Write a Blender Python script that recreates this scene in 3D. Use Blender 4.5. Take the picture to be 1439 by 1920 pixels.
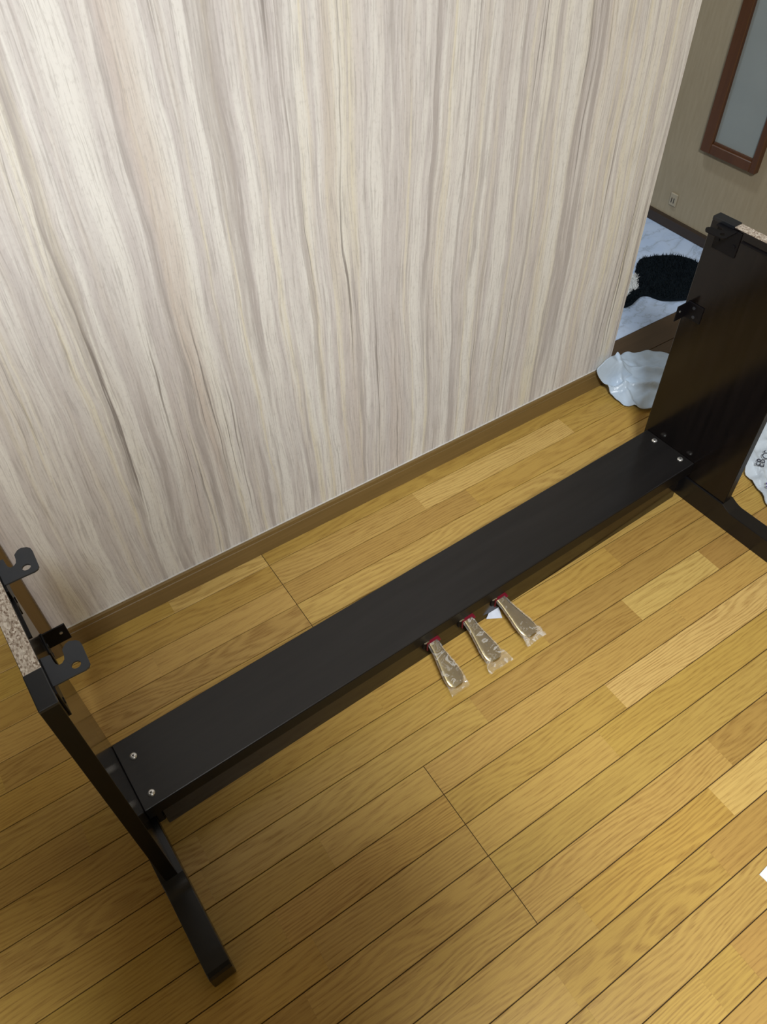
import bpy, bmesh, math, random
from mathutils import Matrix, Vector, noise

for o in list(bpy.data.objects):
    bpy.data.objects.remove(o)
scene = bpy.context.scene
COL = scene.collection
R = random.Random(7)

# ------------------------------------------------------------------ camera
cam_d = bpy.data.cameras.new('camera')
cam = bpy.data.objects.new('camera', cam_d)
COL.objects.link(cam)
RT = Vector((0.83283788, -0.55333654, -0.01413291))
UP = Vector((0.42424067, 0.62171680, 0.65839812))
FW = Vector((0.35552907, 0.55433465, -0.75253716))
CAM = Vector((-0.35375867, -0.43981943, 1.32157249))
cam.matrix_world = Matrix(((RT.x, UP.x, -FW.x, CAM.x), (RT.y, UP.y, -FW.y, CAM.y), (RT.z, UP.z, -FW.z, CAM.z), (0, 0, 0, 1)))
cam_d.sensor_fit = 'VERTICAL'
cam_d.sensor_height = 36.0
cam_d.lens = 1454.717 * 36.0 / 1920.0
cam_d.clip_start = 0.02
scene.camera = cam

# ------------------------------------------------------------------ world, lamps, exposure
LAMP = Vector((-0.50, -1.06, 2.42))        # ceiling lamp of the room
HALL = Vector((1.00, 1.55, 2.40))          # lamp of the hall behind the partition
LAMP_W = 54.0
HALL_W = 9.0
w = bpy.data.worlds.new('world')
scene.world = w
w.use_nodes = True
w.node_tree.nodes['Background'].inputs[0].default_value = (0.8, 0.9, 1.0, 1)
w.node_tree.nodes['Background'].inputs[1].default_value = 0.05

def area(name, loc, size, power, color):
    d = bpy.data.lights.new(name, 'AREA')
    d.shape = 'DISK'
    d.size = size
    d.energy = power
    d.color = color
    o = bpy.data.objects.new(name, d)
    o.location = loc
    COL.objects.link(o)
    return o

area('ceiling_lamp_light', LAMP - Vector((0, 0, 0.115)), 0.44, LAMP_W, (0.955, 0.985, 1.0))
area('hall_lamp_light', HALL - Vector((0, 0, 0.075)), 0.20, HALL_W, (0.80, 0.90, 1.0))
scene.view_settings.view_transform = 'Standard'
scene.view_settings.look = 'None'
scene.view_settings.gamma = 1.0
scene.view_settings.exposure = 0.55
scene.view_settings.use_curve_mapping = False

# ------------------------------------------------------------------ node helpers
class NT:
    def __init__(self, name):
        self.m = bpy.data.materials.new(name)
        self.m.use_nodes = True
        self.t = self.m.node_tree
        self.b = self.t.nodes['Principled BSDF']
        self.out = self.t.nodes['Material Output']
    def n(self, kind, **kw):
        nd = self.t.nodes.new(kind)
        for k, v in kw.items():
            setattr(nd, k, v)
        return nd
    def l(self, a, b):
        self.t.links.new(a, b)
    def put(self, sock, v):
        if hasattr(v, 'is_output'):
            self.l(v, sock)
        else:
            sock.default_value = v
    def math(self, op, a, b=None, c=None, clamp=False):
        nd = self.n('ShaderNodeMath', operation=op, use_clamp=clamp)
        self.put(nd.inputs[0], a)
        if b is not None:
            self.put(nd.inputs[1], b)
        if c is not None:
            self.put(nd.inputs[2], c)
        return nd.outputs[0]
    def comb(self, x, y, z=0.0):
        nd = self.n('ShaderNodeCombineXYZ')
        for i, v in enumerate((x, y, z)):
            self.put(nd.inputs[i], v)
        return nd.outputs[0]
    def sep(self, v):
        nd = self.n('ShaderNodeSeparateXYZ')
        self.l(v, nd.inputs[0])
        return nd.outputs
    def noise(self, vec, scale=1.0, detail=2.0, rough=0.5, dist=0.0):
        nd = self.n('ShaderNodeTexNoise')
        self.l(vec, nd.inputs['Vector'])
        nd.inputs['Scale'].default_value = scale
        nd.inputs['Detail'].default_value = detail
        nd.inputs['Roughness'].default_value = rough
        nd.inputs['Distortion'].default_value = dist
        return nd.outputs['Fac']
    def ramp(self, fac, stops, interp='LINEAR'):
        nd = self.n('ShaderNodeValToRGB')
        cr = nd.color_ramp
        cr.interpolation = interp
        while len(cr.elements) < len(stops):
            cr.elements.new(0.5)
        for e, (p, c) in zip(cr.elements, stops):
            e.position = p
            e.color = (c, c, c, 1) if isinstance(c, (int, float)) else (*c, 1)
        self.l(fac, nd.inputs[0])
        return nd.outputs[0]
    def mix(self, fac, a, b, mode='MIX'):
        nd = self.n('ShaderNodeMix', data_type='RGBA', blend_type=mode)
        self.put(nd.inputs[0], fac)
        self.put(nd.inputs[6], a if hasattr(a, 'is_output') else (*a, 1))
        self.put(nd.inputs[7], b if hasattr(b, 'is_output') else (*b, 1))
        return nd.outputs[2]
    def bump(self, h, strength=0.2, dist=0.001):
        nd = self.n('ShaderNodeBump')
        nd.inputs['Strength'].default_value = strength
        nd.inputs['Distance'].default_value = dist
        self.l(h, nd.inputs['Height'])
        self.l(nd.outputs[0], self.b.inputs['Normal'])
    def set(self, **kw):
        for k, v in kw.items():
            s = self.b.inputs[k.replace('_', ' ')]
            if isinstance(v, tuple) and len(v) == 3:
                v = (*v, 1)
            self.put(s, v)
        return self
    def pos(self):
        return self.sep(self.n('ShaderNodeNewGeometry').outputs['Position'])
    def opos(self):
        return self.sep(self.n('ShaderNodeTexCoord').outputs['Object'])

def plain(name, color, rough=0.5, metal=0.0, spec=0.5, var=0.06, scale=60.0):
    m = NT(name)
    c = m.n('ShaderNodeTexCoord').outputs['Object']
    f = m.noise(c, scale, 3)
    k = m.ramp(f, [(0.3, tuple(x * (1 - var) for x in color)), (0.7, tuple(min(1, x * (1 + var)) for x in color))])
    m.set(Base_Color=k, Roughness=rough, Metallic=metal)
    m.b.inputs['Specular IOR Level'].default_value = spec
    return m.m

def floor_wood(name, dim=1.0):
    m = NT(name)
    x, y, z = m.pos()
    oi = m.n('ShaderNodeObjectInfo')
    r = oi.outputs['Random']
    r2 = m.math('FRACT', m.math('MULTIPLY', r, 17.31))
    r3 = m.math('FRACT', m.math('MULTIPLY', r, 53.77))
    X = m.math('MULTIPLY_ADD', r, 40.0, x)
    Y = m.math('MULTIPLY_ADD', r2, 20.0, y)
    low = m.noise(m.comb(m.math('MULTIPLY', X, 3.2), m.math('MULTIPLY', Y, 13.0)), 1.0, 1.5, 0.5)
    wob = m.noise(m.comb(m.math('MULTIPLY', X, 11.0), m.math('MULTIPLY', Y, 120.0)), 1.0, 3.0, 0.6)
    freq = m.math('MULTIPLY_ADD', r3, 130.0, 40.0)
    ph = m.math('ADD', m.math('MULTIPLY', Y, freq), m.math('MULTIPLY', low, m.math('MULTIPLY_ADD', r2, 8.0, 4.0)))
    ph = m.math('ADD', ph, m.math('MULTIPLY', wob, 1.7))
    ring = m.math('MULTIPLY_ADD', m.math('SINE', m.math('MULTIPLY', ph, 6.2832)), 0.5, 0.5)
    ring = m.ramp(ring, [(0.15, 0.0), (0.95, 1.0)])
    pore = m.noise(m.comb(m.math('MULTIPLY', X, 22.0), m.math('MULTIPLY', Y, 430.0)), 1.0, 3.0, 0.65)
    pore = m.ramp(pore, [(0.47, 0.0), (0.66, 1.0)])
    pore = m.math('MULTIPLY', pore, m.math('MULTIPLY_ADD', ring, 0.6, 0.4))
    cloud = m.noise(m.comb(m.math('MULTIPLY', X, 5.0), m.math('MULTIPLY', Y, 30.0)), 1.0, 3.0, 0.55)
    knots = m.noise(m.comb(m.math('MULTIPLY', X, 60.0), m.math('MULTIPLY', Y, 90.0)), 1.0, 1.0, 0.5)
    knots = m.ramp(knots, [(0.80, 0.0), (0.86, 1.0)])
    amp = m.math('MULTIPLY_ADD', r2, 0.26, 0.12)
    dark = m.math('MULTIPLY', ring, amp)
    dark = m.math('ADD', dark, m.math('MULTIPLY', pore, 0.52))
    dark = m.math('ADD', dark, m.math('MULTIPLY', knots, 0.30))
    dark = m.math('ADD', dark, m.math('MULTIPLY', m.math('SUBTRACT', cloud, 0.5), 0.45), clamp=True)
    tone = m.mix(1.0, oi.outputs['Color'], (0.52, 0.41, 0.29), 'MULTIPLY')
    col = m.mix(dark, oi.outputs['Color'], tone)
    col = m.mix(1.0, col, (dim, dim, dim), 'MULTIPLY')
    rough = m.math('MULTIPLY_ADD', dark, 0.18, 0.36)
    m.set(Base_Color=col, Roughness=rough)
    m.bump(dark, 0.12, 0.0006)
    return m.m

def brown_wood(name, ca, cb, along='x', rough=0.42):
    m = NT(name)
    x, y, z = m.pos()
    a, b, c = (x, y, z) if along == 'x' else ((z, x, y) if along == 'z' else (y, x, z))
    f = m.noise(m.comb(m.math('MULTIPLY', a, 5.0), m.math('MULTIPLY', b, 160.0), m.math('MULTIPLY', c, 160.0)), 1.0, 4.0, 0.6)
    g = m.noise(m.comb(m.math('MULTIPLY', a, 2.0), m.math('MULTIPLY', b, 20.0), m.math('MULTIPLY', c, 20.0)), 1.0, 2.0)
    k = m.math('MULTIPLY_ADD', g, 0.5, m.math('MULTIPLY', f, 0.5))
    m.set(Base_Color=m.ramp(k, [(0.3, ca), (0.7, cb)]), Roughness=rough)
    m.bump(f, 0.05, 0.0005)
    return m.m

def woodprint_wallpaper(name):
    m = NT(name)
    x, y, z = m.pos()
    wx = m.noise(m.comb(m.math('MULTIPLY', x, 2.5), m.math('MULTIPLY', z, 1.5)), 1.0, 1.5)
    wa = m.noise(m.comb(m.math('MULTIPLY', x, 9.0), m.math('MULTIPLY', z, 2.6), 4.0), 1.0, 2.0)
    wb = m.noise(m.comb(m.math('MULTIPLY', x, 13.0), m.math('MULTIPLY', z, 3.4), 9.0), 1.0, 2.0)
    wf = m.noise(m.comb(m.math('MULTIPLY', x, 45.0), m.math('MULTIPLY', z, 9.0), 2.0), 1.0, 2.0)
    X0_ = m.math('ADD', m.math('MULTIPLY_ADD', wx, 0.055, x), m.math('MULTIPLY', wf, 0.005))
    XA = m.math('MULTIPLY_ADD', wa, 0.030, X0_)
    XB = m.math('MULTIPLY_ADD', wb, 0.024, X0_)
    def nz(sx, sz, detail=2.0, off=0.0, rough=0.5, X=XA):
        return m.noise(m.comb(m.math('MULTIPLY_ADD', X, sx, off), m.math('MULTIPLY', z, sz), off), 1.0, detail, rough)
    WHITE, CREAM, GREY, TAUPE = (0.830, 0.830, 0.815), (0.780, 0.745, 0.630), (0.640, 0.615, 0.618), (0.440, 0.408, 0.402)
    band = nz(8.0, 0.30, 1.5, 3.1)
    col = m.ramp(band, [(0.28, GREY), (0.35, WHITE), (0.405, CREAM), (0.44, (0.73, 0.71, 0.70)), (0.475, WHITE), (0.505, GREY), (0.535, (0.76, 0.73, 0.68)), (0.57, CREAM), (0.61, WHITE), (0.66, GREY), (0.74, WHITE)])
    sub = nz(24.0, 0.45, 2.0, 15.0)
    col = m.mix(m.ramp(sub, [(0.505, 0.0), (0.535, 0.75), (0.60, 0.80), (0.63, 0.0)]), col, GREY)
    col = m.mix(m.ramp(sub, [(0.36, 0.75), (0.43, 0.75), (0.455, 0.0)]), col, WHITE)
    sub2 = nz(62.0, 0.6, 2.0, 83.0, 0.5, XB)
    col = m.mix(m.ramp(sub2, [(0.52, 0.0), (0.56, 0.50), (0.62, 0.0)]), col, WHITE)
    col = m.mix(m.ramp(sub2, [(0.38, 0.45), (0.43, 0.40), (0.46, 0.0)]), col, GREY)
    rose = nz(12.0, 0.5, 2.0, 37.3, 0.5, XB)
    col = m.mix(m.ramp(rose, [(0.55, 0.0), (0.66, 0.55)]), col, (0.60, 0.525, 0.485))
    streak = nz(36.0, 0.6, 2.5, 5.7, 0.6, XB)
    col = m.mix(m.ramp(streak, [(0.57, 0.0), (0.60, 0.45), (0.70, 0.80)]), col, TAUPE)
    hair = nz(150.0, 1.3, 2.0, 71.0, 0.5, XB)
    gate = nz(20.0, 1.1, 2.0, 57.0, 0.5, XB)
    col = m.mix(m.math('MULTIPLY', m.ramp(hair, [(0.60, 0.0), (0.68, 1.0)]), m.ramp(gate, [(0.46, 0.0), (0.58, 0.85)])), col, (0.24, 0.215, 0.205))
    fine = nz(340.0, 12.0, 3.0, 9.0, 0.65)
    col = m.mix(m.ramp(fine, [(0.36, 0.42), (0.49, 0.0)]), col, (0.38, 0.36, 0.35))
    col = m.mix(m.ramp(fine, [(0.56, 0.0), (0.70, 0.45)]), col, (0.84, 0.84, 0.83))
    fleck = m.noise(m.comb(m.math('MULTIPLY', x, 240.0), m.math('MULTIPLY', z, 130.0)), 1.0, 2.0, 0.6)
    col = m.mix(m.ramp(fleck, [(0.53, 0.0), (0.72, 0.20)]), col, (0.36, 0.34, 0.33))
    m.set(Base_Color=col, Roughness=0.55)
    m.b.inputs['Specular IOR Level'].default_value = 0.3
    m.bump(fine, 0.10, 0.0006)
    return m.m

def plaster_wall(name, ca, cb, scale=90.0):
    m = NT(name)
    x, y, z = m.pos()
    f = m.noise(m.comb(m.math('MULTIPLY', x, scale), m.math('MULTIPLY', y, scale), m.math('MULTIPLY', z, scale * 0.12)), 1.0, 3.0, 0.6)
    g = m.noise(m.comb(x, y, z), 5.0, 2.0)
    k = m.math('MULTIPLY_ADD', g, 0.35, m.math('MULTIPLY', f, 0.65))
    m.set(Base_Color=m.ramp(k, [(0.3, ca), (0.7, cb)]), Roughness=0.75)
    m.bump(f, 0.15, 0.0008)
    return m.m

def marble(name):
    m = NT(name)
    x, y, z = m.pos()
    wv = m.noise(m.comb(x, y), 5.0, 5.0, 0.62)
    wn = m.math('ABSOLUTE', m.math('SUBTRACT', m.noise(m.comb(m.math('MULTIPLY_ADD', wv, 0.45, m.math('MULTIPLY', x, 0.7)), m.math('MULTIPLY_ADD', wv, 0.4, m.math('MULTIPLY', y, 1.6))), 4.5, 3.0, 0.55), 0.5))
    vein = m.ramp(wn, [(0.0, 0.55), (0.014, 0.18), (0.05, 0.0)])
    cloud = m.noise(m.comb(x, y), 6.0, 3.0)
    base = m.ramp(cloud, [(0.3, (0.45, 0.59, 0.84)), (0.7, (0.58, 0.70, 0.90))])
    m.set(Base_Color=m.mix(vein, base, (0.27, 0.33, 0.42)), Roughness=0.22)
    return m.m

def laminate(name, ca, cb, rough=0.2):
    m = NT(name)
    x, y, z = m.opos()
    f = m.noise(m.comb(m.math('MULTIPLY', x, 6.0), m.math('MULTIPLY', y, 90.0), m.math('MULTIPLY', z, 5.0)), 1.0, 4.0, 0.6)
    m.set(Base_Color=m.ramp(f, [(0.35, ca), (0.7, cb)]), Roughness=m.math('MULTIPLY_ADD', f, 0.06, rough - 0.03))
    m.b.inputs['Specular IOR Level'].default_value = 0.42
    return m.m

def chipboard(name):
    m = NT(name)
    x, y, z = m.opos()
    nd = m.n('ShaderNodeTexVoronoi')
    m.l(m.comb(m.math('MULTIPLY', x, 640.0), m.math('MULTIPLY', y, 330.0), m.math('MULTIPLY', z, 300.0)), nd.inputs['Vector'])
    nd.inputs['Scale'].default_value = 1.0
    f = m.noise(m.comb(m.math('MULTIPLY', x, 500.0), m.math('MULTIPLY', y, 260.0), z), 1.0, 3.0, 0.7)
    sh = m.sep(nd.outputs['Color'])[0]
    k = m.math('MULTIPLY_ADD', sh, 0.5, m.math('MULTIPLY', f, 0.5))
    m.set(Base_Color=m.ramp(k, [(0.22, (0.19, 0.13, 0.09)), (0.42, (0.44, 0.37, 0.30)), (0.75, (0.72, 0.66, 0.58))]), Roughness=0.8)
    m.bump(k, 0.6, 0.001)
    return m.m

def clear_film(name):
    m = NT(name)
    c = m.n('ShaderNodeTexCoord').outputs['Object']
    f = m.noise(c, 42.0, 2.0, 0.5, 1.2)
    m.set(Base_Color=(0.92, 0.92, 0.90), Roughness=0.10)
    m.bump(f, 0.7, 0.006)
    tr = m.n('ShaderNodeBsdfTransparent')
    tr.inputs[0].default_value = (0.97, 0.97, 0.96, 1)
    lw = m.n('ShaderNodeLayerWeight')
    lw.inputs[0].default_value = 0.35
    crease_glint = m.ramp(f, [(0.36, 0.0), (0.39, 0.16), (0.42, 0.0), (0.58, 0.0), (0.62, 0.30), (0.70, 0.0)])  # pale lines: crinkle highlights put into the film's opacity
    fac = m.math('ADD', m.math('MULTIPLY_ADD', lw.outputs['Facing'], 0.34, 0.04), crease_glint, clamp=True)
    mx = m.n('ShaderNodeMixShader')
    m.l(fac, mx.inputs[0])
    m.l(tr.outputs[0], mx.inputs[1])
    m.l(m.b.outputs[0], mx.inputs[2])
    m.l(mx.outputs[0], m.out.inputs[0])
    return m.m

def packing_film(name, color, transmit=0.25, rough=0.3):
    m = NT(name)
    c = m.n('ShaderNodeTexCoord').outputs['Object']
    f = m.noise(c, 30.0, 4.0, 0.6, 0.8)
    m.set(Base_Color=m.ramp(f, [(0.3, tuple(x * 0.88 for x in color)), (0.7, color)]), Roughness=rough)
    m.bump(f, 0.35, 0.006)
    tl = m.n('ShaderNodeBsdfTranslucent')
    tl.inputs[0].default_value = (*color, 1)
    mx = m.n('ShaderNodeMixShader')
    mx.inputs[0].default_value = transmit
    m.l(m.b.outputs[0], mx.inputs[1])
    m.l(tl.outputs[0], mx.inputs[2])
    m.l(mx.outputs[0], m.out.inputs[0])
    return m.m

def glow(name, color, strength):
    m = NT(name)
    m.set(Base_Color=(0.9, 0.9, 0.88), Emission_Color=color, Emission_Strength=strength)
    return m.m

M = {
    'floor': floor_wood('floor_oak'),
    'groove': plain('floor_groove', (0.075, 0.042, 0.016), 0.7),
    'wallpaper': woodprint_wallpaper('woodprint_wallpaper'),
    'ceiling': plaster_wall('ceiling_white', (0.48, 0.47, 0.45), (0.55, 0.54, 0.52)),
    'olive': plaster_wall('beige_wallpaper', (0.350, 0.290, 0.190), (0.415, 0.348, 0.238), 120.0),
    'skirting': brown_wood('skirting_wood', (0.165, 0.104, 0.036), (0.235, 0.155, 0.058)),
    'post': brown_wood('post_wood', (0.115, 0.070, 0.026), (0.165, 0.105, 0.042), 'z'),
    'sill': brown_wood('sill_wood_shaded', (0.060, 0.036, 0.018), (0.090, 0.056, 0.030)),  # brown wood, darkened in colour to carry the passage shade
    'dark_skirting': brown_wood('dark_skirting_wood', (0.030, 0.019, 0.012), (0.050, 0.032, 0.020), 'y'),
    'frame': brown_wood('frame_wood', (0.080, 0.031, 0.012), (0.125, 0.050, 0.019), 'z', 0.35),
    'frost': plain('frosted_glass', (0.300, 0.335, 0.330), 0.25, 0.0, 0.5, 0.04, 8.0),
    'marble': marble('marble_vinyl'),
    'black': laminate('black_brown_laminate', (0.0045, 0.0036, 0.0036), (0.0085, 0.0066, 0.0066), 0.16),
    'board': laminate('pedal_board_laminate', (0.0105, 0.0098, 0.0100), (0.0150, 0.0138, 0.0140), 0.32),
    'satin': plain('satin_black', (0.006, 0.006, 0.007), 0.28, 0.0, 0.5),
    'plastic': plain('black_plastic', (0.010, 0.012, 0.016), 0.38, 0.0, 0.5),
    'edge_band': plain('edge_band', (0.0035, 0.0036, 0.0045), 0.42, 0.0, 0.22),
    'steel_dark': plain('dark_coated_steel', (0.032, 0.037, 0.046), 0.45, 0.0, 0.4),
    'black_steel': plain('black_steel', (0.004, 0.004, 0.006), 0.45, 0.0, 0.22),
    'chip': chipboard('chipboard_raw'),
    'zinc': plain('zinc_screw', (0.82, 0.83, 0.82), 0.28, 0.85),
    'recess': plain('screw_recess', (0.10, 0.10, 0.10), 0.5, 0.6),
    'brass': plain('brass', (0.60, 0.50, 0.27), 0.27, 1.0, 0.5, 0.05, 40.0),
    'film': clear_film('clear_film'),
    'red': plain('red_tape', (0.17, 0.008, 0.020), 0.4),
    'tag': plain('white_tag', (0.62, 0.68, 0.80), 0.5),
    'foam': packing_film('foam_sheet', (0.66, 0.80, 0.96), 0.20, 0.26),
    'polybag': packing_film('printed_polybag', (0.74, 0.82, 0.90), 0.20, 0.25),
    'ink': plain('dark_ink', (0.03, 0.035, 0.06), 0.5),
    'violet_ink': plain('violet_ink', (0.10, 0.07, 0.32), 0.5),
    'paper': plain('white_paper', (0.80, 0.88, 0.90), 0.6),
    'fur': plain('black_pile', (0.006, 0.010, 0.014), 0.9, 0.0, 0.1),
    'white_fur': plain('white_pile', (0.78, 0.80, 0.80), 0.9, 0.0, 0.1),
    'switch': plain('ivory_plastic', (0.42, 0.365, 0.26), 0.5),
    'socket': plain('socket_slot', (0.06, 0.05, 0.04), 0.6),
    'lamp_body': plain('lamp_white', (0.8, 0.8, 0.8), 0.5),
    'lamp_glow': glow('lamp_diffuser', (1.0, 0.96, 0.9, 1), 2.5),
    'hall_glow': glow('hall_lamp_diffuser', (0.85, 0.93, 1.0, 1), 2.5),
}

# ------------------------------------------------------------------ mesh helpers
def link(name, me, mat, parent=None, smooth=False, tags=None):
    o = bpy.data.objects.new(name, me)
    COL.objects.link(o)
    if mat is not None and not me.materials:
        me.materials.append(mat)
    if parent:
        o.parent = parent
    if smooth:
        for p in me.polygons:
            p.use_smooth = True
    if tags:
        for k, v in tags.items():
            o[k] = v
    return o

def from_bm(name, bm, mat, parent=None, smooth=False, tags=None):
    me = bpy.data.meshes.new(name)
    bmesh.ops.recalc_face_normals(bm, faces=bm.faces)
    bm.to_mesh(me)
    bm.free()
    return link(name, me, mat, parent, smooth, tags)

def add_box(bm, x0, x1, y0, y1, z0, z1, bevel=0.0, seg=1):
    r = bmesh.ops.create_cube(bm, size=1.0)
    for v in r['verts']:
        v.co = Vector((x0 + (v.co.x + .5) * (x1 - x0), y0 + (v.co.y + .5) * (y1 - y0), z0 + (v.co.z + .5) * (z1 - z0)))
    if bevel > 0:
        es = set()
        for v in r['verts']:
            es.update(v.link_edges)
        bmesh.ops.bevel(bm, geom=list(es), offset=bevel, segments=seg, affect='EDGES', profile=0.5)

def box(name, x0, x1, y0, y1, z0, z1, mat, parent=None, bevel=0.0, seg=1, tags=None):
    bm = bmesh.new()
    add_box(bm, x0, x1, y0, y1, z0, z1, bevel, seg)
    return from_bm(name, bm, mat, parent, False, tags)

def add_prism(bm, pts, lo, hi, axis):
    """polygon pts in the two axes other than `axis`, extruded from lo to hi"""
    def P(a, b, c):
        return {'x': (c, a, b), 'y': (a, c, b), 'z': (a, b, c)}[axis]
    A = [bm.verts.new(P(a, b, lo)) for a, b in pts]
    B = [bm.verts.new(P(a, b, hi)) for a, b in pts]
    bm.faces.new(A[::-1])
    bm.faces.new(B)
    n = len(pts)
    for i in range(n):
        bm.faces.new((A[i], A[(i + 1) % n], B[(i + 1) % n], B[i]))

def prism(name, pts, lo, hi, axis, mat, parent=None, bevel=0.0, seg=1, tags=None):
    bm = bmesh.new()
    add_prism(bm, pts, lo, hi, axis)
    if bevel > 0:
        bmesh.ops.bevel(bm, geom=list(bm.edges), offset=bevel, segments=seg, affect='EDGES', profile=0.5, clamp_overlap=True)
    return from_bm(name, bm, mat, parent, False, tags)

def add_cyl(bm, c, r, h, axis='z', seg=20, r2=None):
    rot = {'z': Matrix(), 'x': Matrix.Rotation(math.pi / 2, 4, 'Y'), 'y': Matrix.Rotation(-math.pi / 2, 4, 'X')}[axis]
    bmesh.ops.create_cone(bm, cap_ends=True, segments=seg, radius1=r, radius2=r if r2 is None else r2, depth=h, matrix=Matrix.Translation(c) @ rot)

def empty(name, loc, rz=0.0, tags=None, parent=None):
    o = bpy.data.objects.new(name, None)
    o.empty_display_size = 0.1
    o.location = loc
    o.rotation_euler = (0, 0, rz)
    COL.objects.link(o)
    o.parent = parent
    if tags:
        for k, v in tags.items():
            o[k] = v
    return o

STRUCT = {'kind': 'structure'}

# ------------------------------------------------------------------ room shell
U = 0.0606                                  # width of one floor strip
WALL_Y = 0.5866
X0, X1, Y0, Y1, ZC = -2.0, 1.74, -2.9, 2.30, 2.42
WX0, WX1 = -0.449, 1.008                    # partition wall ends

floor = box('floor', X0, X1, Y0, 0.70, -0.06, -0.0035, M['groove'], tags={**STRUCT, 'label': 'golden oak strip floor with thin dark grooves'})
box('ceiling', X0, X1, Y0, Y1, ZC, ZC + 0.05, M['ceiling'], tags=STRUCT)
wall_back = box('wall_back', WX0, WX1, WALL_Y, WALL_Y + 0.105, 0.0, ZC, M['wallpaper'], tags={**STRUCT, 'label': 'partition wall papered in pale streaked wood print'})
box('wall_front', X0, X1, Y0 - 0.05, Y0, -0.06, ZC, M['olive'], tags=STRUCT)
box('wall_left', X0 - 0.05, X0, Y0, Y1, -0.06, ZC, M['olive'], tags=STRUCT)
wall_right = box('wall_right', X1, X1 + 0.05, Y0, Y1, -0.06, ZC, M['olive'], tags={**STRUCT, 'label': 'beige wallpapered wall of the hall behind the partition'})
box('wall_hall', X0, X1, Y1, Y1 + 0.05, -0.06, ZC, M['olive'], tags=STRUCT)
box('floor_passage', X0, -0.1, 0.70, Y1, -0.06, -0.0035, M['groove'], tags=STRUCT)
box('floor_hall', -0.1, X1, 0.70, Y1, -0.06, -0.002, M['marble'], tags={**STRUCT, 'label': 'pale blue-white marbled hall floor with grey veins'})
# post at the left end of the partition wall
box('trim_1', WX0 - 0.045, WX0, WALL_Y - 0.012, WALL_Y + 0.117, 0.0, ZC, M['post'], bevel=0.002, tags={**STRUCT, 'label': 'brown timber post at left end of the streaked wall'})
# skirting of the partition wall: face, shadow groove, cap
sk = [(WALL_Y, 0.0), (0.5800, 0.0), (0.5800, 0.0445), (0.5818, 0.0455), (0.5818, 0.0470), (0.5800, 0.0480), (0.5800, 0.0570), (0.5815, 0.0590), (WALL_Y, 0.0590)]
prism('baseboard_back', sk, WX0, WX1, 'x', M['skirting'], tags={**STRUCT, 'label': 'brown wooden skirting along the foot of the streaked wall'})
box('trim_3', WX0, WX1, 0.5846, WALL_Y, 0.0590, 0.0606, plain('caulk', (0.66, 0.65, 0.62), 0.6), tags={**STRUCT, 'label': 'thin white caulk line above the brown skirting'})
# sill boards at the right end of the wall; passage shade darkened into their colour
sill = empty('trim_2', (1.37, 0.64, 0), tags={**STRUCT, 'label': 'brown sill boards, passage shade put into their colour, between oak floor and marbled hall floor'})
def sill_board(y0, y1):
    o = box('sill_board', WX1 + 0.001 - 1.37, X1 - 0.012 - 1.37, y0 - 0.64, y1 - 0.64, -0.004, 0.002, M['sill'], sill, bevel=0.001)
sill_board(0.575, 0.6125)
sill_board(0.6140, 0.6930)
# skirting of the hall wall
prism('baseboard_right', [(X1, 0.0), (X1 - 0.009, 0.0), (X1 - 0.009, 0.030), (X1 - 0.005, 0.036), (X1, 0.036)], 0.60, Y1, 'y', M['dark_skirting'])['kind'] = 'structure'
bpy.data.objects['baseboard_right'].rotation_euler = (0, 0, 0)

# tall framed frosted pane in the hall wall
win = empty('window_1', (X1, 0.90, 0.274), tags={**STRUCT, 'label': 'narrow frosted glass pane in a brown wooden frame on the hall wall'})
def wbar(y0, y1, z0, z1, d=0.020):
    box('window_frame', -d, 0.0, y0 - 0.90, y1 - 0.90, z0 - 0.274, z1 - 0.274, M['frame'], win, bevel=0.002)
wbar(0.9630, 0.9980, 0.274, 1.75)
wbar(0.8000, 0.8200, 0.274, 1.75)
wbar(0.8200, 0.9630, 0.274, 0.303)
wbar(0.8200, 0.9630, 1.715, 1.75)
box('window_bead', -0.014, 0.0, -0.078, 0.061, 0.029, 0.035, M['frame'], win)
box('pane', -0.008, -0.002, -0.080, 0.063, 0.029, 1.441, M['frost'], win)

# socket plate on the hall wall
so = empty('wall_socket', (X1, 1.052, 0.092), tags={'label': 'small ivory socket plate low on the beige hall wall', 'category': 'socket'})
box('plate', -0.006, 0.0, -0.014, 0.014, -0.020, 0.020, M['switch'], so, bevel=0.002)
box('socket_slot', -0.0068, -0.0055, -0.006, -0.003, -0.010, 0.006, M['socket'], so)
box('socket_slot', -0.0068, -0.0055, 0.003, 0.006, -0.010, 0.006, M['socket'], so)

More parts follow.
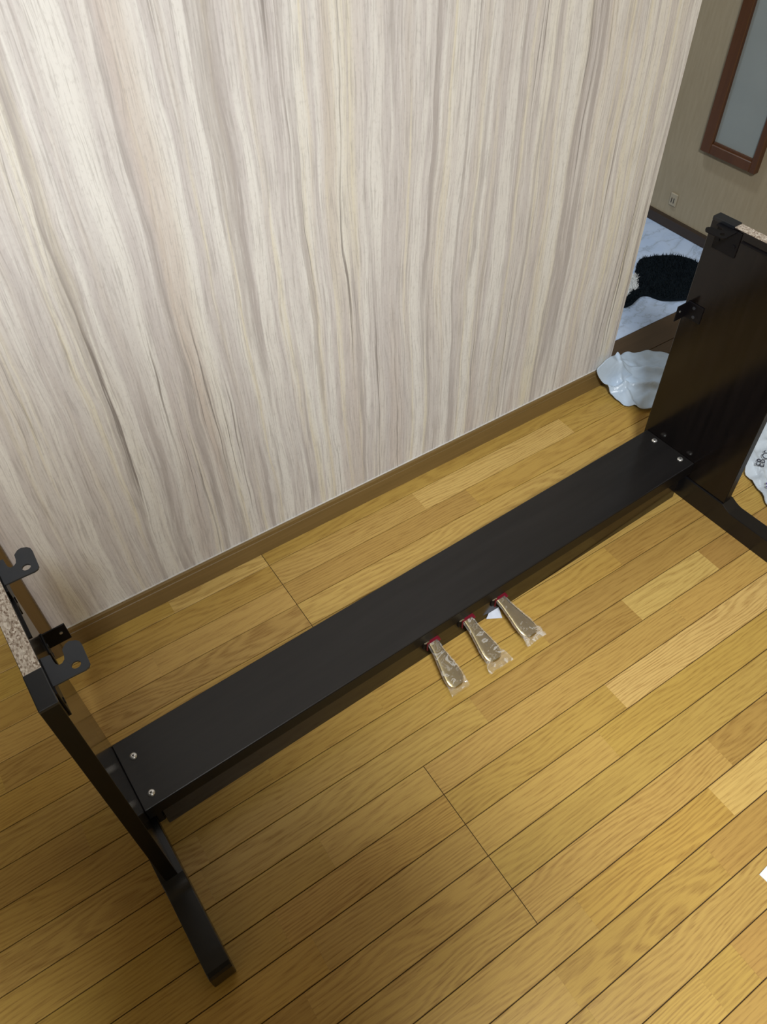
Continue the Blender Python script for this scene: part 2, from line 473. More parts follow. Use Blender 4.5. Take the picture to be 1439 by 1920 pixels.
# ------------------------------------------------------------------ floor planks
JOINTS = {2: [-0.230, 0.003, 0.608], 0: [0.147, 0.541, 0.768], -1: [-0.216, 0.613], -2: [0.376], -3: [-0.299, 0.298], -5: [0.450], -6: [0.073, 0.383],
          -7: [0.302], -9: [0.224, 0.150], 1: [-0.383], 3: [-0.537], 8: [0.356, 0.807], 9: [-0.233], 7: [-0.311]}
SEAM = {0: 0.909, 1: -0.016, -1: 0.0, -2: 0.909, -3: 0.1, 2: 0.80, 3: 0.0, -4: 0.9}
OAK = {'gold': (0.505, 0.325, 0.078), 'pale': (0.630, 0.440, 0.145), 'tan': (0.462, 0.286, 0.078), 'brown': (0.400, 0.236, 0.064), 'mid': (0.522, 0.340, 0.092)}
TONE = {(2, 0.003): 'gold', (2, 0.608): 'tan', (0, 0.147): 'tan', (0, 0.541): 'pale', (0, 0.768): 'brown', (-1, 0.613): 'mid', (-2, 0.376): 'pale', (-3, 0.298): 'gold',
        (-5, 0.450): 'tan', (-6, 0.383): 'pale', (-7, 0.302): 'tan', (-9, 0.224): 'tan', (8, 0.356): 'pale', (8, 0.807): 'gold', (9, -0.233): 'pale', (-2, 0.0): 'gold', (-1, 0.0): 'mid',
        (2, -0.230): 'gold', (-6, 0.073): 'gold', (-7, 0.0): 'mid'}
GAP = 0.00075

def plank_bm(bm, x0, x1, y0, y1, end0, end1):
    c = 0.0007
    xa, xb = x0 + (GAP if end0 else 0.00004), x1 - (GAP if end1 else 0.00004)
    ya, yb = y0 + GAP, y1 - GAP
    prof = [(ya, -0.010), (yb, -0.010), (yb, -c), (yb - c, 0.0), (ya + c, 0.0), (ya, -c)]
    add_prism(bm, prof, xa, xb, 'x')

planks_far = bmesh.new()
for row in range(-47, 38):
    rf = R.random
    blk = row // 5
    s0 = SEAM.get(blk, (0.909 * (blk % 2) + 0.21 * (blk % 3)))
    y0, y1 = row * U, (row + 1) * U
    near = -17 <= row <= 9
    lo, hi = X0, (X1 if row < 9 else (WX1 if row == 9 else -0.1))
    if row == 9:
        y1 = min(y1, 0.6125)
    if row > 9:
        y1 = min(y1, Y1)
        if y1 - y0 < 0.01:
            continue
    seams = [s0 + 1.818 * k for k in range(-3, 4)]
    cuts = sorted([s for s in seams if lo < s < hi])
    known = JOINTS.get(row, [])
    ends = [lo] + cuts + [hi]
    pieces = []
    for a, b in zip(ends, ends[1:]):
        ks = sorted(k for k in known if a + 0.02 < k < b - 0.02)
        pos = [a] + ks + [b]
        out = [a]
        for p, q in zip(pos, pos[1:]):
            # split what is not visible in the photograph at random
            x = p
            first = p
            while True:
                step = 0.48 + 0.6 * rf()
                if x + step > q - 0.30:
                    break
                x += step
                inside = ks and (ks[0] - 0.30 < x < ks[-1] + 0.35)
                if not inside:
                    out.append(x)
            if q != b:
                out.append(q)
        out.append(b)
        for p, q in zip(out, out[1:]):
            pieces.append((p, q, p == a, q == b))
    for (p, q, e0, e1) in pieces:
        key = None
        for (rr, jx), t in TONE.items():
            if rr == row and abs(jx - p) < 0.004:
                key = t
        if key is None:
            key = R.choice(['gold', 'gold', 'mid', 'mid', 'mid', 'tan'])
        base = OAK[key]
        j = 1.0 + 0.10 * (rf() - 0.5)
        col = (base[0] * j, base[1] * j * (1 + 0.05 * (rf() - 0.5)), base[2] * j * (1 + 0.12 * (rf() - 0.5)), 1.0)
        if near and q > -1.25:
            bm = bmesh.new()
            plank_bm(bm, p, q, y0, y1, e0, e1)
            o = from_bm('plank', bm, M['floor'], floor)
            o.color = col
        else:
            plank_bm(planks_far, p, q, y0, y1, e0, e1)
pf = from_bm('planks', planks_far, M['floor'], floor, tags={'kind': 'stuff'})
pf.color = (*OAK['mid'], 1)

# ------------------------------------------------------------------ ceiling lamps (above the frame)
def ceiling_lamp(name, loc, r, h, glow_mat, label):
    t = empty(name, (loc.x, loc.y, ZC), tags={'label': label, 'category': 'lamp'})
    bm = bmesh.new()
    add_cyl(bm, (0, 0, -0.02), r * 0.75, 0.04, 'z', 40)
    from_bm('base', bm, M['lamp_body'], t)
    bm = bmesh.new()
    prof = [(r, -0.04), (r * 1.0, -h * 0.55), (r * 0.94, -h * 0.8), (r * 0.75, -h * 0.95), (0.0, -h)]
    ring0 = None
    for rr, z in prof:
        ring = [bm.verts.new((rr * math.cos(a * math.tau / 40), rr * math.sin(a * math.tau / 40), z)) for a in range(40)] if rr > 0 else [bm.verts.new((0, 0, z))]
        if ring0:
            for i in range(40):
                if len(ring) == 1:
                    bm.faces.new((ring0[i], ring0[(i + 1) % 40], ring[0]))
                else:
                    bm.faces.new((ring0[i], ring0[(i + 1) % 40], ring[(i + 1) % 40], ring[i]))
        ring0 = ring
    from_bm('shade', bm, glow_mat, t, True)
ceiling_lamp('ceiling_lamp', LAMP, 0.25, 0.10, M['lamp_glow'], 'round white ceiling lamp lighting the oak-floored room')
ceiling_lamp('hall_lamp', HALL, 0.12, 0.06, M['hall_glow'], 'small round white ceiling lamp lighting the marbled hall')

# ------------------------------------------------------------------ the half-assembled piano stand
TH = math.radians(1.9)
stand = empty('piano_stand', (-7.05 * U, 2.53 * U, 0), TH, {'label': 'black digital piano stand without keyboard, pedals in clear wrap, on oak floor', 'category': 'piano stand'})
mm = 0.001
def sbox(name, u0, u1, v0, v1, z0, z1, mat, parent=stand, bevel=0.0, seg=1, label=None):
    o = box(name, u0 * mm, u1 * mm, v0 * mm, v1 * mm, z0 * mm, z1 * mm, M[mat], parent, bevel * mm, seg)
    if label:
        o['label'] = label
    return o

ULI, URI = -5.5, 1287.0                       # inner faces of the two side panels
UC = (ULI + URI) / 2

def foot_profile():
    p = [(137, 0), (137, 59), (135, 61), (-102, 61)]
    for i in range(1, 9):                     # concave drop from the rail to the foot
        t = i / 8
        p.append((-102 - 30 * t, 61 - 10.5 * math.sin(t * math.pi / 2)))
    p += [(-225, 51.5), (-248, 51.0), (-254, 48.5), (-257, 43), (-257, 3), (-254, 0)]
    return [(a * mm, b * mm) for a, b in p]

def flag_bracket(panel, side, dv):
    # flange screwed to the panel + flag plate with notch and hole
    def mu(u):
        return u if side < 0 else 2 * UC - u
    us = sorted((mu(-5.5), mu(-3.0)))
    b = sbox('hook_bracket', us[0], us[1], -88 + dv, -38 + dv, 566, 613, 'black_steel', stand, 0.5)
    out = [(-4, -78.3), (15.6, -78.6), (30.5, -79.3), (34.5, -78), (36.8, -74.5), (38.3, -47.5), (37.5, -42), (34.5, -38.5), (28.5, -35.5), (24.0, -36.5), (18.8, -41.5),
           (18.0, -49.5), (16.5, -54.5), (13, -57.4), (9.5, -57.6), (7.2, -54), (6.4, -49), (6.0, -40), (-4, -38.5)]
    bm = bmesh.new()
    pts = [bm.verts.new((mu(u) * mm, (v + dv) * mm, 0.6135)) for u, v in out]
    ed = [bm.edges.new((pts[i], pts[(i + 1) % len(pts)])) for i in range(len(pts))]
    hl = [bm.verts.new((mu(24.4 + 5.0 * math.cos(a * math.tau / 16)) * mm, (-67.6 + 4.6 * math.sin(a * math.tau / 16) + dv) * mm, 0.6135)) for a in range(16)]
    ed += [bm.edges.new((hl[i], hl[(i + 1) % 16])) for i in range(16)]
    bmesh.ops.triangle_fill(bm, use_beauty=True, edges=ed)
    r = bmesh.ops.extrude_face_region(bm, geom=list(bm.faces))
    for v in r['geom']:
        if isinstance(v, bmesh.types.BMVert):
            v.co.z -= 0.0022
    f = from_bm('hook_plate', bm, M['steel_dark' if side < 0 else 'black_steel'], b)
    f['label'] = 'flag-shaped hook plate with round hole'
    for v in (-80, -46):
        bm = bmesh.new()
        add_cyl(bm, (mu(-2.4) * mm, (v + dv) * mm, 0.585), 0.004, 0.0014, 'x', 14)
        from_bm('screw', bm, M['black_steel'], b)

def rear_bracket(side):
    def mu(u):
        return u if side < 0 else 2 * UC - u
    a = sorted((mu(-5.5), mu(-3.3)))
    b = sbox('angle_bracket', a[0], a[1], 92, 129, 412, 448, 'black_steel', stand, 0.5)
    a = sorted((mu(-5.5), mu(27)))
    sbox('bracket_leg', a[0], a[1], 126.8, 129, 412, 446, 'black_steel', b, 0.5)
    for u, v, z, ax in ((18, 126.4, 432, 'y'), (-2.9, 112, 439, 'x'), (-2.9, 108, 421, 'x')):
        bm = bmesh.new()
        add_cyl(bm, (mu(u) * mm, v * mm, z * mm), 0.0032 if ax == 'x' else 0.0022, 0.0012, ax, 14)
        from_bm('screw', bm, M['zinc' if ax == 'y' else 'steel_dark'], b)

def side(sgn):
    if sgn < 0:
        p0, p1, f0, f1 = ULI - 20, ULI, -33, 3.5
    else:
        p0, p1, f0, f1 = URI, URI + 20, 1283.5, 1319.5
    panel = sbox('side_panel', p0, p1, -102, 135, 61, 616.5, 'black', stand, 0.8, 1)
    sbox('edge_band', p0, p1, -102.6, -101.2, 62, 616, 'edge_band', panel, 0.5)
    ch = sbox('chipboard_edge', p0 + 0.6, p1 - 0.6, -53, 88, 616.0, 617.6, 'chip', panel)
    ch['label'] = 'raw chipboard top edge'
    sbox('edge_cap', p0 - 0.3, p1 + 0.3, -102.5, -53, 612, 619.5, 'plastic', panel, 1.2, 2)
    sbox('edge_cap', p0 - 0.3, p1 + 0.3, 88, 135.5, 612, 619.5, 'plastic', panel, 1.2, 2)
    foot = prism('foot_rail', foot_profile(), f0 * mm, f1 * mm, 'x', M['satin'], stand)
    bv = foot.modifiers.new('bevel', 'BEVEL')
    bv.width = 0.0022
    bv.segments = 2
    bv.limit_method = 'ANGLE'
    bv.angle_limit = math.radians(40)
    flag_bracket(panel, sgn, 0)
    flag_bracket(panel, sgn, 157)
    rear_bracket(sgn)
    a, b = (ULI, ULI + 3.0) if sgn < 0 else (URI - 3.0, URI)
    sbox('bracket_strip', a, b, 4, 66, 598, 601, 'black_steel', stand)
side(-1)
side(1)

# pedal board: shelf board, recessed apron below, back skirt, end blocks
board = sbox('pedal_board', ULI, URI, -6, 128, 74, 107, 'board', stand, 1.6, 2, 'matt black pedal board between the two side panels')
sbox('edge_band', ULI + 0.5, URI - 0.5, -6.7, -5.3, 75, 105.6, 'edge_band', board, 0.5)
sbox('apron', 16, 1268, 2.0, 16, 3, 75, 'black', stand, 1.0)
sbox('rear_apron', 16, 1268, 104, 120, 3, 75, 'black', stand, 1.0)
for u0, u1 in ((3.5, 15), (1269, 1283.5)):
    sbox('end_block', u0, u1, 8, 116, 12, 74, 'black_steel', stand, 1.0)

def screw(u, v, ang, parent):
    bm = bmesh.new()
    segs = 24
    prof = [(6.4, 107.0), (6.4, 107.8), (5.6, 109.0), (4.0, 109.9), (2.2, 110.2)]
    ring0 = None
    for r, z in prof:
        ring = [bm.verts.new((r * math.cos(i * math.tau / segs) * mm, r * math.sin(i * math.tau / segs) * mm, z * mm)) for i in range(segs)]
        if ring0:
            for i in range(segs):
                bm.faces.new((ring0[i], ring0[(i + 1) % segs], ring[(i + 1) % segs], ring[i]))
        ring0 = ring
    c = bm.verts.new((0, 0, 0.1095))
    for i in range(segs):
        bm.faces.new((ring0[i], ring0[(i + 1) % segs], c))
    o = from_bm('screw', bm, M['zinc'], parent, True)
    o.location = (u * mm, v * mm, 0)
    bm = bmesh.new()
    add_box(bm, -0.0024, 0.0024, -0.0006, 0.0006, 0.1094, 0.1104)
    add_box(bm, -0.0006, 0.0006, -0.0024, 0.0024, 0.1094, 0.1104)
    k = from_bm('cross_recess', bm, M['recess'], parent)
    k.location = (u * mm, v * mm, 0)
    k.rotation_euler = (0, 0, ang)
for u, v, a in ((17.0, 89.3, 0.3), (15.5, 15.5, 0.9), (1272.3, 93.6, 0.1), (1272.0, 20.3, 0.6)):
    screw(u, v, a, board)

# pedals
def sweep(secs, n=20, cap=True):
    """secs: list of (v, z, centre_u, half_width, half_height) -> superellipse tube"""
    bm = bmesh.new()
    rings = []
    for v, z, cu, hw, hh in secs:
        ring = []
        for i in range(n):
            a = i * math.tau / n
            ca, sa = math.cos(a), math.sin(a)
            e = 0.50
            ring.append(bm.verts.new(((cu + hw * math.copysign(abs(ca) ** e, ca)) * mm, v * mm, (z + hh * math.copysign(abs(sa) ** e, sa)) * mm)))
        rings.append(ring)
    for A, B in zip(rings, rings[1:]):
        for i in range(n):
            bm.faces.new((A[i], A[(i + 1) % n], B[(i + 1) % n], B[i]))
    if cap:
        bm.faces.new(rings[0])
        bm.faces.new(rings[-1][::-1])
    return bm

def pedal(ub, ut, label, seed, flare):
    rr = random.Random(seed)
    t = empty('pedal', (0, 0, 0), parent=stand)
    t['label'] = label
    def cu(v):
        return ub + (ut - ub) * (-v) / 95.0
    def zz(v):
        return 60 + v * 0.30
    prof = [(8, 9.5), (-4, 9.5), (-20, 10.2), (-36, 12.4), (-52, 15.2), (-66, 17.6), (-77, 18.6), (-84, 18.0), (-90, 15.6), (-94, 11.5), (-96, 6.0)]
    secs = [(v, zz(v), cu(v), hw, 4.2 if v > -84 else 4.2 * (0.55 + 0.45 * (v + 96) / 12)) for v, hw in prof]
    lever = from_bm('lever', sweep(secs, 28), M['brass'], t, True)
    # clear film sleeve, crumpled, ending in a flat flared tail
    fs = []
    steps = 26
    for i in range(steps + 1):
        v = -6 - (96 + flare * 6) * i / steps
        hw = 11.5
        for (va, wa), (vb, wb) in zip(prof, prof[1:]):
            if vb <= v <= va:
                hw = wa + (wb - wa) * (va - v) / (va - vb)
        if v < -84:
            hw = 18.5 + flare * 9.0 * min(1, (-84 - v) / 18)
        hh = 5.6 if v > -88 else max(1.3, 5.6 - (-88 - v) * 0.42)
        fs.append((v, zz(v) + 0.3 - (0.0 if v > -88 else (-88 - v) * 0.30), cu(v) + flare * (2.5 if v < -88 else 0), hw + 1.7, hh))
    bm = sweep(fs, 36, False)
    for vtx in bm.verts:
        q = vtx.co * 1000
        k = noise.noise(Vector((q.x * 0.13 + seed, q.y * 0.09, q.z * 0.2)))
        k2 = noise.noise(Vector((q.x * 0.35, q.y * 0.30 + seed, q.z * 0.3)))
        tail = 1.0 if q.y < -88 else 0.0
        vtx.co.z += (0.5 + 0.7 * k + 0.8 * k2) * mm * (1 + 1.1 * tail)
        vtx.co.x += (0.9 * k2) * mm * (1 + 1.6 * tail)
        vtx.co.y += tail * 3.0 * k * mm
    w_ = from_bm('film_sleeve', bm, M['film'], t, True)
    w_['label'] = 'crumpled clear film sleeve'
    # red tape loop where the lever leaves the apron
    bm = bmesh.new()
    c0 = cu(-4)
    add_box(bm, (c0 - 13.5) * mm, (c0 + 13.5) * mm, -0.0080, -0.0055, 0.0655, 0.0668)
    add_box(bm, (c0 - 14.2) * mm, (c0 - 13.0) * mm, -0.0080, -0.0055, 0.0440, 0.0668)
    add_box(bm, (c0 + 13.0) * mm, (c0 + 14.2) * mm, -0.0080, -0.0055, 0.0480, 0.0668)
    add_box(bm, (c0 - 7.0) * mm, (c0 + 13.5) * mm, -0.0055, 0.0030, 0.0652, 0.0662)
    add_box(bm, (c0 + 8.0) * mm, (c0 + 13.6) * mm, -0.0130, -0.0055, 0.0652, 0.0662)
    from_bm('red_tape', bm, M['red'], t)
    bm = bmesh.new()
    add_cyl(bm, ((c0 - 13.0) * mm, 0.0005, 0.0640), 0.0042, 0.0060, 'y', 16)
    bmesh.ops.bevel(bm, geom=list(bm.edges), offset=0.0006, segments=1, affect='EDGES')
    from_bm('stop_button', bm, M['zinc'], t)
    # dark slot in the apron behind the lever
    sbox('slot_collar', c0 - 17, c0 + 17, -0.6, 2.2, 40, 73, 'black_steel', t, 0.5)
    return t
pedal(567, 559, 'brass pedal nearest the chipboard-topped left panel, film sleeve cut straight', 3, 0.12)
pedal(651.5, 651, 'middle brass pedal, its film sleeve flaring out past the tip', 11, 1.0)
pedal(734, 744, 'brass pedal with the most crumpled film sleeve and a pale tag beside it', 23, 0.45)
tg = prism('paper_tag', [(706, -3), (738, -16), (742, 1.5), (716, 1.8)], 0.8, 1.6, 'z', M['tag'], stand)
for v in tg.data.vertices:
    v.co.x *= mm
    v.co.y *= mm
    v.co.z *= mm
tg['label'] = 'pale blue-white paper tag hanging under the pedal board'
for v in tg.data.vertices:
    v.co.z += max(0.0, v.co.y + 0.010) * 1.2

# ------------------------------------------------------------------ loose packing material
def crumple(name, outline, cz, mat, seed, folds, tags, rings=30, res=140, amp=0.006):
    """outline: closed list of 3D points (star-shaped seen from above) -> creased sheet"""
    n = len(outline)
    P = [Vector(p) for p in outline]
    seg = [(P[(i + 1) % n] - P[i]).length for i in range(n)]
    L = sum(seg)
    loop = []
    for k in range(res):
        s = L * k / res
        i = 0
        while s > seg[i]:
            s -= seg[i]
            i += 1
        t = s / seg[i]
        p0, p1, p2, p3 = P[i - 1], P[i], P[(i + 1) % n], P[(i + 2) % n]
        c = 0.5 * ((2 * p1) + (p2 - p0) * t + (2 * p0 - 5 * p1 + 4 * p2 - p3) * t * t + (3 * p1 - p0 - 3 * p2 + p3) * t ** 3)
        loop.append(c)
    ctr = sum(P, Vector()) / n
    ctr.z = cz
    bm = bmesh.new()
    verts = [bm.verts.new(ctr)]
    rows = []
    for r in range(1, rings + 1):
        t = r / rings
        rows.append([bm.verts.new(ctr.lerp(p, t) if t < 1 else p) for p in loop])
    for i in range(res):
        bm.faces.new((verts[0], rows[0][i], rows[0][(i + 1) % res]))
    for A, B in zip(rows, rows[1:]):
        for i in range(res):
            bm.faces.new((A[i], B[i], B[(i + 1) % res], A[(i + 1) % res]))
    for v in bm.verts:
        p = v.co.copy()
        h = 0.0
        for (ax, ay, ox, oy, w_, a_) in folds:
            d = ((p.x - ox) * -ay + (p.y - oy) * ax)
            d += 0.006 * noise.noise(Vector((p.x * 30, p.y * 30, seed)))
            h += a_ * math.exp(-(d / w_) ** 2)
        rg = 1 - abs(noise.noise(Vector((p.x * 22 + seed, p.y * 30, 0.3)))) * 2
        f2 = noise.noise(Vector((p.x * 60, p.y * 75 + seed, 2.0)))
        v.co.z = max(0.0025, p.z + h + amp * (rg - 0.4) + amp * 0.35 * f2)
        v.co.x += 0.25 * amp * f2
    o = from_bm(name, bm, M[mat], None, True, tags)
    c = o.data
    sd = o.modifiers.new('thickness', 'SOLIDIFY')
    sd.thickness = 0.0008
    # origin at the base
    base = Vector((ctr.x, ctr.y, 0))
    c.transform(Matrix.Translation(-base))
    o.location = base
    return o

crumple('foam_sheet', [(0.943, 0.570, 0.071), (0.962, 0.570, 0.090), (0.990, 0.572, 0.098), (1.030, 0.586, 0.066), (1.0583, 0.6010, 0.050), (1.0964, 0.6130, 0.040), (1.1227, 0.5948, 0.036),
                       (1.1614, 0.5885, 0.032), (1.2019, 0.552, 0.025), (1.2152, 0.4789, 0.020), (1.1327, 0.4193, 0.010), (1.0299, 0.4306, 0.010), (0.9893, 0.455, 0.010), (0.9682, 0.4993, 0.012),
                       (0.9690, 0.5381, 0.016), (0.958, 0.560, 0.040)],
        0.034, 'foam', 4.2, [(0.85, -0.52, 1.06, 0.487, 0.006, 0.016), (0.83, -0.55, 1.06, 0.555, 0.010, 0.012), (0.35, 0.94, 1.01, 0.53, 0.007, 0.010)],
        {'label': 'crumpled translucent white foam sheet lying at the wall end by the right panel', 'category': 'packing sheet'}, amp=0.0042)
pb = crumple('poly_bag', [(1.250, 0.262, 0.030), (1.140, 0.214, 0.022), (1.0372, 0.1605, 0.016), (1.0200, 0.1302, 0.014), (1.0115, 0.1050, 0.014), (1.0000, 0.0785, 0.014), (0.985, 0.040, 0.014),
                          (1.020, -0.040, 0.016), (1.150, -0.080, 0.020), (1.330, -0.020, 0.020), (1.420, 0.140, 0.020), (1.360, 0.260, 0.020)],
             0.030, 'polybag', 9.7, [(0.55, 0.83, 1.05, 0.13, 0.005, 0.008), (0.8, 0.6, 1.10, 0.12, 0.009, 0.010)],
             {'label': 'white printed poly bag lying outside the right side panel', 'category': 'plastic bag'}, amp=0.005)
def print_text(body, x, y, z, size, rz, mat):
    cu = bpy.data.curves.new('printed_text', 'FONT')
    cu.body = body
    cu.size = size
    cu.align_x = 'CENTER'
    cu.align_y = 'CENTER'
    cu.extrude = 0.0002
    cu.materials.append(M[mat])
    tmp = bpy.data.objects.new('tmp', cu)
    COL.objects.link(tmp)
    me = bpy.data.meshes.new_from_object(tmp.evaluated_get(bpy.context.evaluated_depsgraph_get()))
    bpy.data.objects.remove(tmp)
    o = link('printed_text', me, M[mat], pb)
    o.location = Vector((x, y, z)) - pb.location
    o.rotation_euler = (0, 0, rz)
    return o
print_text('EB', 1.060, 0.142, 0.034, 0.026, 0.55, 'ink')
print_text('CS', 1.092, 0.150, 0.034, 0.026, 0.40, 'ink')
print_text('03', 1.020, 0.084, 0.032, 0.022, 0.70, 'violet_ink')

# white card at the right edge
pc = box('paper_card', 0.0, 0.150, -0.09, 0.0, 0.0005, 0.0016, M['paper'], tags={'label': 'white paper card lying on the oak floor at the picture edge', 'category': 'paper'})
pc.location = (0.3404, -0.4451, 0)
pc.rotation_euler = (0, 0, 0.08)

# ------------------------------------------------------------------ shaggy rug in the hall
def tufted(outline, name, mat, parent, tuft_n, seed, h):
    rr = random.Random(seed)
    n = len(outline)
    bm = bmesh.new()
    cx = sum(p[0] for p in outline) / n
    cy = sum(p[1] for p in outline) / n
    loop = []
    for i in range(n):
        p0, p1, p2, p3 = [Vector((*outline[(i + k) % n], 0)) for k in (-1, 0, 1, 2)]
        for k in range(8):
            t = k / 8
            loop.append(0.5 * ((2 * p1) + (p2 - p0) * t + (2 * p0 - 5 * p1 + 4 * p2 - p3) * t * t + (3 * p1 - p0 - 3 * p2 + p3) * t ** 3))
    A = [bm.verts.new((p.x - cx, p.y - cy, 0.001)) for p in loop]
    B = [bm.verts.new((p.x - cx, p.y - cy, h * 0.55)) for p in loop]
    m_ = len(loop)
    for i in range(m_):
        bm.faces.new((A[i], A[(i + 1) % m_], B[(i + 1) % m_], B[i]))
    bmesh.ops.triangle_fill(bm, use_beauty=True, edges=[e for e in bm.edges if e.verts[0].co.z > h * 0.5 and e.verts[1].co.z > h * 0.5])
    o = from_bm(name, bm, M[mat], parent)
    poly = [(p.x, p.y) for p in loop]
    def inside(x, y):
        c = False
        j = m_ - 1
        for i in range(m_):
            xi, yi = poly[i]
            xj, yj = poly[j]
            if (yi > y) != (yj > y) and x < (xj - xi) * (y - yi) / (yj - yi) + xi:
                c = not c
            j = i
        return c
    xs = [p[0] for p in poly]
    ys = [p[1] for p in poly]
    vs, fs = [], []
    k = 0
    while k < tuft_n:
        x, y = rr.uniform(min(xs), max(xs)), rr.uniform(min(ys), max(ys))
        if not inside(x, y):
            continue
        k += 1
        a = rr.uniform(0, math.tau)
        ln = h * rr.uniform(0.7, 1.25)
        lean = rr.uniform(0.003, 0.010)
        wd = rr.uniform(0.0012, 0.0022)
        dx, dy = math.cos(a), math.sin(a)
        b = len(vs)
        vs += [(x - cx - dy * wd, y - cy + dx * wd, h * 0.4), (x - cx + dy * wd, y - cy - dx * wd, h * 0.4), (x - cx + dx * lean, y - cy + dy * lean, ln)]
        fs.append((b, b + 1, b + 2))
    me = bpy.data.meshes.new('pile')
    me.from_pydata(vs, [], fs)
    return o, me, (cx, cy)

RUG = [(1.2896, 0.7996), (1.3288, 0.8256), (1.3592, 0.8383), (1.3875, 0.8358), (1.3968, 0.8535), (1.4192, 0.8731), (1.4297, 0.8944), (1.5019, 0.9469), (1.5448, 0.9433), (1.5925, 0.9215),
       (1.6284, 0.8887), (1.6427, 0.8372), (1.6157, 0.7817), (1.5329, 0.715), (1.4712, 0.7200), (1.4124, 0.7539), (1.3977, 0.7776), (1.3901, 0.7998), (1.3714, 0.8094), (1.3425, 0.8026), (1.3152, 0.7951)]
WHT = [(1.4310, 0.8960), (1.4200, 0.8745), (1.3975, 0.8550), (1.3870, 0.8400), (1.3592, 0.8420), (1.3300, 0.8300), (1.3162, 0.8412), (1.3734, 0.8974)]
ro, rp, rc = tufted(RUG, 'shaggy_rug', 'fur', None, 5200, 5, 0.016)
ro.location = (*rc, -0.002)
ro['label'] = 'black shaggy rug on the marbled hall floor behind the right panel'
ro['category'] = 'rug'
pile = link('pile', rp, M['fur'], ro, tags={'kind': 'stuff'})
wo, wpile, wc = tufted(WHT, 'white_patch', 'white_fur', ro, 1300, 6, 0.015)
wo.location = (wc[0] - rc[0], wc[1] - rc[1], 0)
link('white_pile', wpile, M['white_fur'], wo, tags={'kind': 'stuff', 'label': 'white pile at the rug edge'})

# ------------------------------------------------------------------ the person taking the photograph (behind the camera; casts the shadow at lower left)
def skin_mesh(name, verts, edges, mat, parent, root=0, levels=2):
    me = bpy.data.meshes.new(name)
    me.from_pydata([v[:3] for v in verts], edges, [])
    o = link(name, me, mat, parent)
    o.modifiers.new('skin', 'SKIN')
    for i, v in enumerate(verts):
        sv = me.skin_vertices[0].data[i]
        sv.radius = (v[3], v[4] if len(v) > 4 else v[3])
        sv.use_root = (i == root)
    sb_ = o.modifiers.new('sub', 'SUBSURF')
    sb_.levels = levels
    sb_.render_levels = levels
    return o

PB = Vector((-0.475, -0.545, 0.0))
YAW = math.atan2(0.3555, 0.5543)
person = empty('person', PB, -YAW, {'label': 'person in dark clothes standing behind the camera, both hands raised to it', 'category': 'person'})
cloth = plain('dark_clothes', (0.05, 0.055, 0.07), 0.85)
skin = plain('skin', (0.62, 0.42, 0.32), 0.5)
hairm = plain('black_hair', (0.015, 0.012, 0.010), 0.5)
bv_ = [(0, -.02, 0.90, .175, .105), (0, -.02, 1.08, .165, .095), (0, -.02, 1.24, .170, .085), (0, 0, 1.36, .11, .075), (0, .02, 1.42, .052), (0, .04, 1.49, .062, .075), (0, .06, 1.56, .075, .09), (0, .06, 1.61, .055, .065)]
be_ = [(i, i + 1) for i in range(7)]
for sx in (-1, 1):
    b0 = len(bv_)
    bv_ += [(sx * .17, -.01, 1.345, .062), (sx * .285, -.03, 1.11, .052), (sx * .15 + .05, .085, 1.19, .034), (sx * .12 + .05, .105, 1.212, .026)]
    be_ += [(3, b0), (b0, b0 + 1), (b0 + 1, b0 + 2), (b0 + 2, b0 + 3)]
    b1 = len(bv_)
    bv_ += [(sx * .095, -.02, 0.82, .088), (sx * .10, .0, 0.47, .058), (sx * .10, -.03, 0.10, .042), (sx * .105, .03, 0.045, .042, .036), (sx * .115, .13, 0.035, .040, .026)]
    be_ += [(0, b1), (b1, b1 + 1), (b1 + 1, b1 + 2), (b1 + 2, b1 + 3), (b1 + 3, b1 + 4)]
skin_mesh('body', bv_, be_, cloth, person)
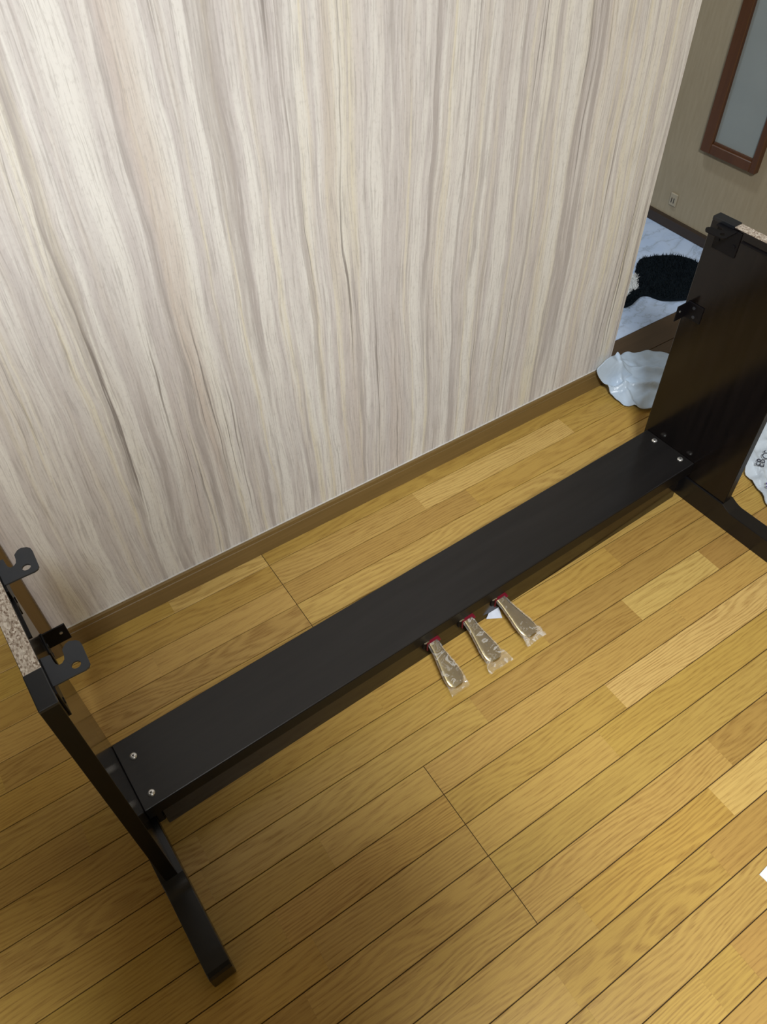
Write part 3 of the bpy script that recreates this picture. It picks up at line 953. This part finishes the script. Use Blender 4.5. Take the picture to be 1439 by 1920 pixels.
# head, face and hair over the neck
bm = bmesh.new()
bmesh.ops.create_uvsphere(bm, u_segments=28, v_segments=20, radius=1.0)
for v in bm.verts:
    c = v.co
    jaw = 1 - 0.22 * max(0, -c.z)
    v.co = Vector((c.x * 0.078 * jaw, c.y * 0.098 * jaw + (0.012 if c.y > 0 and c.z < 0 else 0), c.z * 0.118))
    if abs(c.x) < 0.14 and c.y > 0.8 and -0.35 < c.z < 0.05:
        v.co.y += 0.016
head = from_bm('head', bm, skin, person, True)
head.location = (0, .075, 1.545)
head.rotation_euler = (-0.45, 0, 0)
for sx in (-1, 1):
    bm = bmesh.new()
    bmesh.ops.create_uvsphere(bm, u_segments=10, v_segments=8, radius=0.011)
    e_ = from_bm('eye', bm, hairm, head, True)
    e_.location = (sx * .030, .086, 0.004)
    bm = bmesh.new()
    bmesh.ops.create_uvsphere(bm, u_segments=10, v_segments=8, radius=0.022)
    e_ = from_bm('ear', bm, skin, head, True)
    e_.scale = (0.35, 0.7, 1.3)
    e_.location = (sx * .078, .0, -0.005)
box('mouth', -0.022, 0.022, 0.083, 0.092, -0.058, -0.050, plain('lips', (0.45, 0.2, 0.17), 0.5), head, 0.002)
bm = bmesh.new()
bmesh.ops.create_uvsphere(bm, u_segments=28, v_segments=18, radius=1.0)
for v in bm.verts:
    v.co = Vector((v.co.x * 0.086, v.co.y * 0.104 - 0.010, v.co.z * 0.124 + 0.006))
bmesh.ops.delete(bm, geom=[v for v in bm.verts if v.co.z < -0.03 or (v.co.y > 0.03 and v.co.z < 0.055)], context='VERTS')
from_bm('hair', bm, hairm, head, True)
# hands raised on both sides of the camera
for sx in (-1, 1):
    ox = .060
    hv = [(sx * .12 + .05, .105, 1.212, .025, .018), (sx * .092 + ox, .112, 1.232, .030, .014), (sx * .075 + ox, .116, 1.250, .028, .012)]
    he = [(0, 1), (1, 2)]
    for k, ln in enumerate((0.030, 0.034, 0.032, 0.026)):
        b0 = len(hv)
        hx, hy, hz = sx * (.068 - .002 * k) + ox, .112 - .002 * k, 1.272 - .017 * k
        hv += [(hx, hy, hz, .0088), (hx - sx * .010, hy + .003, hz + .004, .0082), (hx - sx * (.010 + ln * 0.45), hy + .003, hz + .008, .0072)]
        he += [(2, b0), (b0, b0 + 1), (b0 + 1, b0 + 2)]
    b0 = len(hv)
    hv += [(sx * .070 + ox, .100, 1.250, .0105), (sx * .056 + ox, .096, 1.266, .0095), (sx * .046 + ox, .098, 1.278, .0085)]
    he += [(1, b0), (b0, b0 + 1), (b0 + 1, b0 + 2)]
    skin_mesh('hand', hv, he, skin, person, 0, 1)
